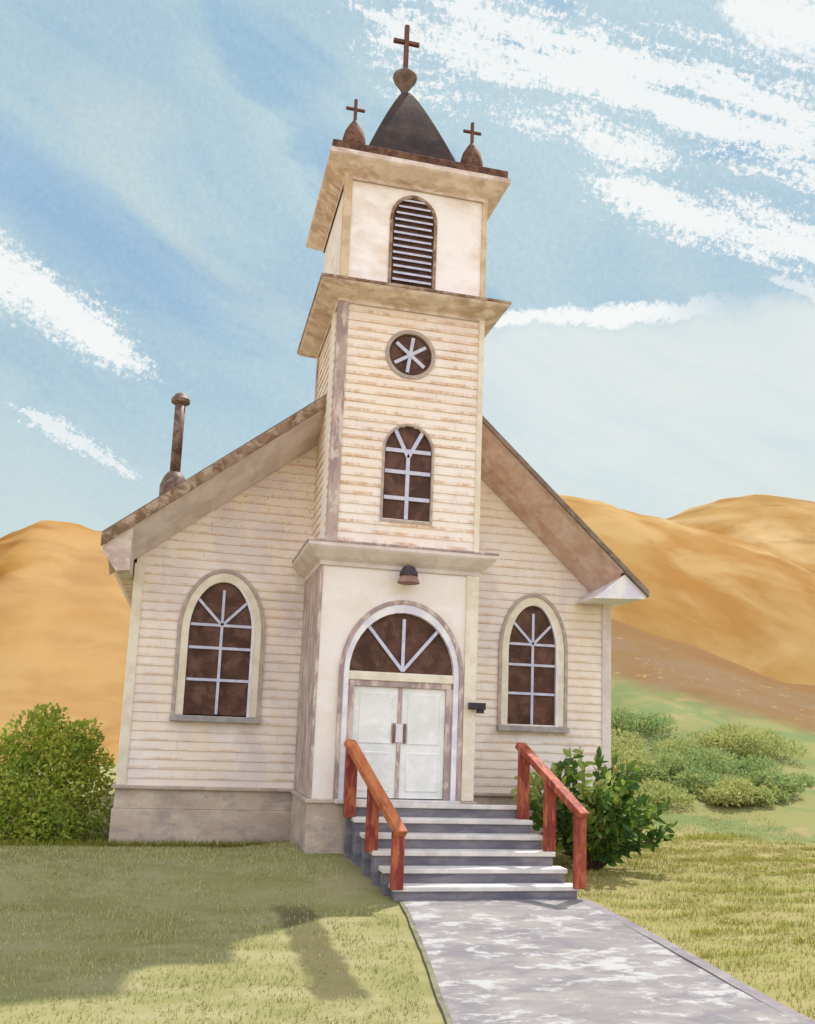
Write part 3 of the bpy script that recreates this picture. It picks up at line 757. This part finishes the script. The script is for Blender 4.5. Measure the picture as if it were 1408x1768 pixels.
def bush(name, label, cat, centre, lobes, n, L, mat, group=None, stems=6, density=.72):
    root = empty(name, label, cat, centre, group)
    bm = MB(); tot = sum(l[3]*l[3] for l in lobes)
    for lx, ly, lz, lr, *sq in lobes:
        sz = sq[0] if sq else 1.0
        for _ in range(int(n*lr*lr/tot)):
            v = rv(); rr = lr*(random.random()**.38)
            lump = 1+.22*mn.noise(Vector((v.x*2.2+lx*3, v.y*2.2+ly, v.z*2.2+lz*3)))
            if mn.noise(Vector((lx+v.x*lr*1.0, ly+v.y*lr, lz+v.z*lr))*3.3) < -density+.45*random.random(): continue
            p = Vector((lx, ly, lz))+Vector((v.x*rr, v.y*rr, v.z*rr*sz))*lump
            if p.z < .02: continue
            leaf(bm, p, v*.7+rv()+Vector((0,0,.35)), L*random.uniform(.7,1.35), L*random.uniform(.45,.7))
    bm.build('foliage', mat, root, fix=False)
    bm = MB()
    for k_ in range(stems):
        lx, ly, lz, lr = random.choice(lobes)[:4]
        a = random.uniform(0, 6.3)
        bm.tube([(.12*math.cos(a), .12*math.sin(a), -.15), (lx*.5+.1*math.cos(a), ly*.5, lz*.5), (lx+lr*.4*math.cos(a), ly+lr*.4*math.sin(a), lz+lr*.3)], [.03, .02, .008], 6)
    bm.build('stem', M['bark'], root, smooth=True)
    return root
M['bark'] = material('bark', [srgb(110,92,66), srgb(84,70,52)], 6, grain=.2)
M['bush'] = leaf_mat('bush_leaves', [srgb(192,196,84), srgb(156,174,66), srgb(208,204,112), srgb(122,152,56)])
M['shrub'] = leaf_mat('shrub_leaves', [srgb(104,130,50), srgb(78,110,48), srgb(140,156,64), srgb(56,98,52)], .5)
M['shrub_pale'] = leaf_mat('pale_shrub_leaves', [srgb(176,190,104), srgb(156,176,84), srgb(192,200,126), srgb(166,182,96)])
M['soft'] = leaf_mat('soft_bush_leaves', [srgb(184,182,114), srgb(168,174,104), srgb(194,188,128), srgb(150,166,102)])
M['soft_dark'] = leaf_mat('soft_dark_bush_leaves', [srgb(160,172,108), srgb(142,162,100), srgb(178,180,114), srgb(130,160,102)])

def gz(x, y): return land_z(x, y)-.03
bush('bush', 'large rounded green bush at the left corner of the church', 'bush', (-5.2, 2.9, gz(-5.2, 2.9)),
     [(0,0,.80,.8,1.15), (.5,.1,.5,.62,1.25), (-.5,.1,.7,.7,1.1), (.2,-.1,1.5,.5), (-.35,.2,1.62,.52), (.62,0,1.25,.36), (.5,.1,1.75,.26), (-.1,0,1.95,.3), (-.7,-.4,.3,.55), (.1,-.55,.25,.5)], 12000, .085, M['bush'], 'bushes left of the church')
bush('bush', 'green bush at the left edge, farther from the church corner', 'bush', (-6.9, 3.1, gz(-6.9, 3.1)),
     [(0,0,.8,.85,1.15), (.5,-.1,.6,.66), (.2,0,1.65,.5), (-.4,0,1.5,.45), (-.6,0,.9,.7), (.5,-.6,.3,.5), (.75,.1,1.35,.4)], 10000, .085, M['bush'], 'bushes left of the church')

# leafy shrub by the right handrail: big broad leaves on arching stems
shr = empty('shrub', 'dark green broad-leaved shrub beside the right handrail of the steps', 'shrub', (3.3, .35, gz(3.3, .35)))
bm = MB(); sbm = MB(); pale = MB()
for k_ in range(95):
    a = random.uniform(0, 6.283); q = random.uniform(.3, 1)
    ex, ey = 1.22*q*math.cos(a), .62*q*math.sin(a)
    hz = random.uniform(.45, 1.0)*(2.0-.75*q*q) * (1.0 if ex < .5 else .82)
    pts = []
    for f in (0, .3, .6, .85, 1.0):
        pts.append(Vector((.15*math.cos(a)+ex*f**1.3, .15*math.sin(a)+ey*f**1.3, hz*(f**.8)+.02)))
    sbm.tube(pts, [.013, .011, .008, .006, .004], 5)
    tgt = pale if (ex < .15 and hz > 1.15 and random.random() < .8) else bm
    for f in [i/11 for i in range(2, 12)]:
        i = min(3, int(f*4)); g = f*4-i; p = pts[i].lerp(pts[min(i+1, 4)], g)
        for _ in range(2):
            dr = (rv()*.9+Vector((math.cos(a)*.6, math.sin(a)*.35, .45)))
            leaf(tgt, p, dr, random.uniform(.13, .23), random.uniform(.07, .11), random.uniform(.1, .35), True)
bm.build('foliage', M['shrub'], shr, fix=False); pale.build('foliage', M['shrub_pale'], shr, fix=False); sbm.build('stem', M['bark'], shr, smooth=True)

# soft bushes on the green foot of the hillside
HB = [(7.7, 7.4, 1.0, 'soft', 'pale green bush on the hillside, nearest the right wall of the church'),
      (9.3, 11.2, 1.3, 'soft', 'wide pale green bush highest on the slope, below the roof eave'),
      (9.6, 8.4, 1.0, 'soft_dark', 'low blue-green bush on the slope right of the leafy shrub'),
      (11.0, 9.4, 1.2, 'soft_dark', 'widest blue-green bush in the middle of the green slope'),
      (13.4, 11.4, 1.1, 'soft', 'pale green bush below the bare brown hillside at the right'),
      (12.0, 7.4, .9, 'soft_dark', 'lowest blue-green bush beside the lawn at the right edge'),
      (8.5, 9.3, 1.1, 'soft', 'pale green bush just below the highest one, near the church wall'),
      (10.9, 13.2, 1.2, 'soft_dark', 'blue-green bush at the upper edge of the green slope, under the brown ground'),
      (12.4, 10.2, 1.2, 'soft', 'pale green bush above the row of blue-green bushes at the right'),
      (10.3, 6.6, .8, 'soft', 'small pale green bush at the foot of the slope beside the lawn')]
for x, y, r, m, lb in HB:
    ll = []
    for _ in range(9):
        a = random.uniform(0, 6.28); q = random.uniform(.2, 1.25)
        ll.append((r*q*1.25*math.cos(a), r*q*.9*math.sin(a), r*random.uniform(.10,.30)*(1.5-q), r*random.uniform(.35,.6), .62))
    bush('hillside_bush', lb, 'bush', (x, y, gz(x, y)), ll, 5200, .10, M[m], 'bushes on the green hillside', stems=4)

# ------------------------------------------------------------------ grass
def grass_mat():
    m = bpy.data.materials.new('grass_blades'); m.use_nodes = True; t = NT(m.node_tree); b = m.node_tree.nodes['Principled BSDF']
    P = t.n('ShaderNodeTexCoord').outputs['Object']; rnd = t.n('ShaderNodeNewGeometry').outputs['Random Per Island']
    s = t.n('ShaderNodeSeparateXYZ', inp={0: P})
    lf = t.mix(rnd, srgb(158,156,98), srgb(180,176,124)); rg = t.mix(rnd, srgb(160,150,86), srgb(182,170,112))
    c = t.mix(t.smooth(t.math('ADD', s.outputs[0], t.math('MULTIPLY', t.noise(P, .8, 4), 1.2)), 1.6, 3.2), lf, rg)
    m.node_tree.links.new(c, b.inputs['Base Color']); b.inputs['Roughness'].default_value = .8; b.inputs['Specular IOR Level'].default_value = .1
    return m
M['grass'] = grass_mat()
def on_path(x, y): return -1.5-.05 < 0 and y < -1.4 and pl(y)-.16 < x < pr(y)+.2
def blocked(x, y):
    if on_path(x, y): return True
    if -1.35 < x < 1.32 and -.12 < y < 2: return True
    if y < 0 and y > -1.75 and left_x(y)-.18 < x < right_x(y)+.18: return True
    if -4.16 < x < 4.5 and y > 1.8: return True
    return False
bm = MB()
nb = 0
while nb < 95000:
    y = -9+11.5*random.random()**.8 if random.random() < .8 else random.uniform(1, 6); x = random.uniform(-7.5, 10)
    if blocked(x, y): continue
    if -5.1 < y < -1.6 and abs(x+1.67+.02*y) < .3 and random.random() < .8: continue  # blades thinned over the painted shadow strip
    cl = mn.noise(Vector((x*1.7, y*2.6, 11)))+.5*mn.noise(Vector((x*5, y*7, 3)))
    if cl < random.uniform(-.75, .35): continue
    z = land_z(x, y); a = random.uniform(0, 6.283); h = random.uniform(.02, .05)*(1.1+.7*cl); wd = random.uniform(.004, .009)
    ln = random.uniform(0, .04); b2 = random.uniform(0, 6.283)
    ca, sa = math.cos(a)*wd, math.sin(a)*wd
    bm.v += [(x-ca, y-sa, z-.005), (x+ca, y+sa, z-.005), (x+ln*math.cos(b2), y+ln*math.sin(b2), z+h)]
    i = len(bm.v); bm.f.append((i-3, i-2, i-1)); nb += 1
stuff(bm.build('grass', M['grass'], fix=False))
# longer olive tufts in loose arcs on the right lawn
M['tuft'] = leaf_mat('olive_tuft_blades', [srgb(164,158,66), srgb(148,150,60), srgb(124,142,64), srgb(156,150,70)])
bm = MB()
for _ in range(95):
    cx, cy = random.uniform(2.9, 9), random.uniform(-5.6, 4)
    if blocked(cx, cy): continue
    L = random.uniform(.5, 1.7); an = random.uniform(-.2, .25); cv = random.uniform(-.3, .3)
    for _ in range(int(95*L)):
        f = random.uniform(-.5, .5); x = cx+L*f+random.gauss(0, .03); y = cy+L*f*an+cv*f*f*L+random.gauss(0, .035)
        if blocked(x, y): continue
        leaf(bm, Vector((x, y, land_z(x, y)-.01)), Vector((random.gauss(0,.35), random.gauss(0,.35), 1)), random.uniform(.05, .12), .012, .3)
for _ in range(2600):                                   # longer grass left standing along the walls and bushes
    if random.random() < .5: x, y = random.uniform(-4.3, -1.3), 1.80-abs(random.gauss(0, .06))
    else: x, y = random.uniform(-7.6, -4.2), random.gauss(2.0, .28)
    leaf(bm, Vector((x, y, land_z(x, y)-.01)), Vector((random.gauss(0,.3), random.gauss(0,.3), 1)), random.uniform(.06, .2), .014, .3)
stuff(bm.build('grass_tufts', M['tuft'], fix=False))

# ------------------------------------------------------------------ render settings
sc.view_settings.view_transform = 'Standard'; sc.view_settings.look = 'None'; sc.view_settings.gamma = 1; sc.view_settings.exposure = 0
sc.view_settings.use_curve_mapping = False
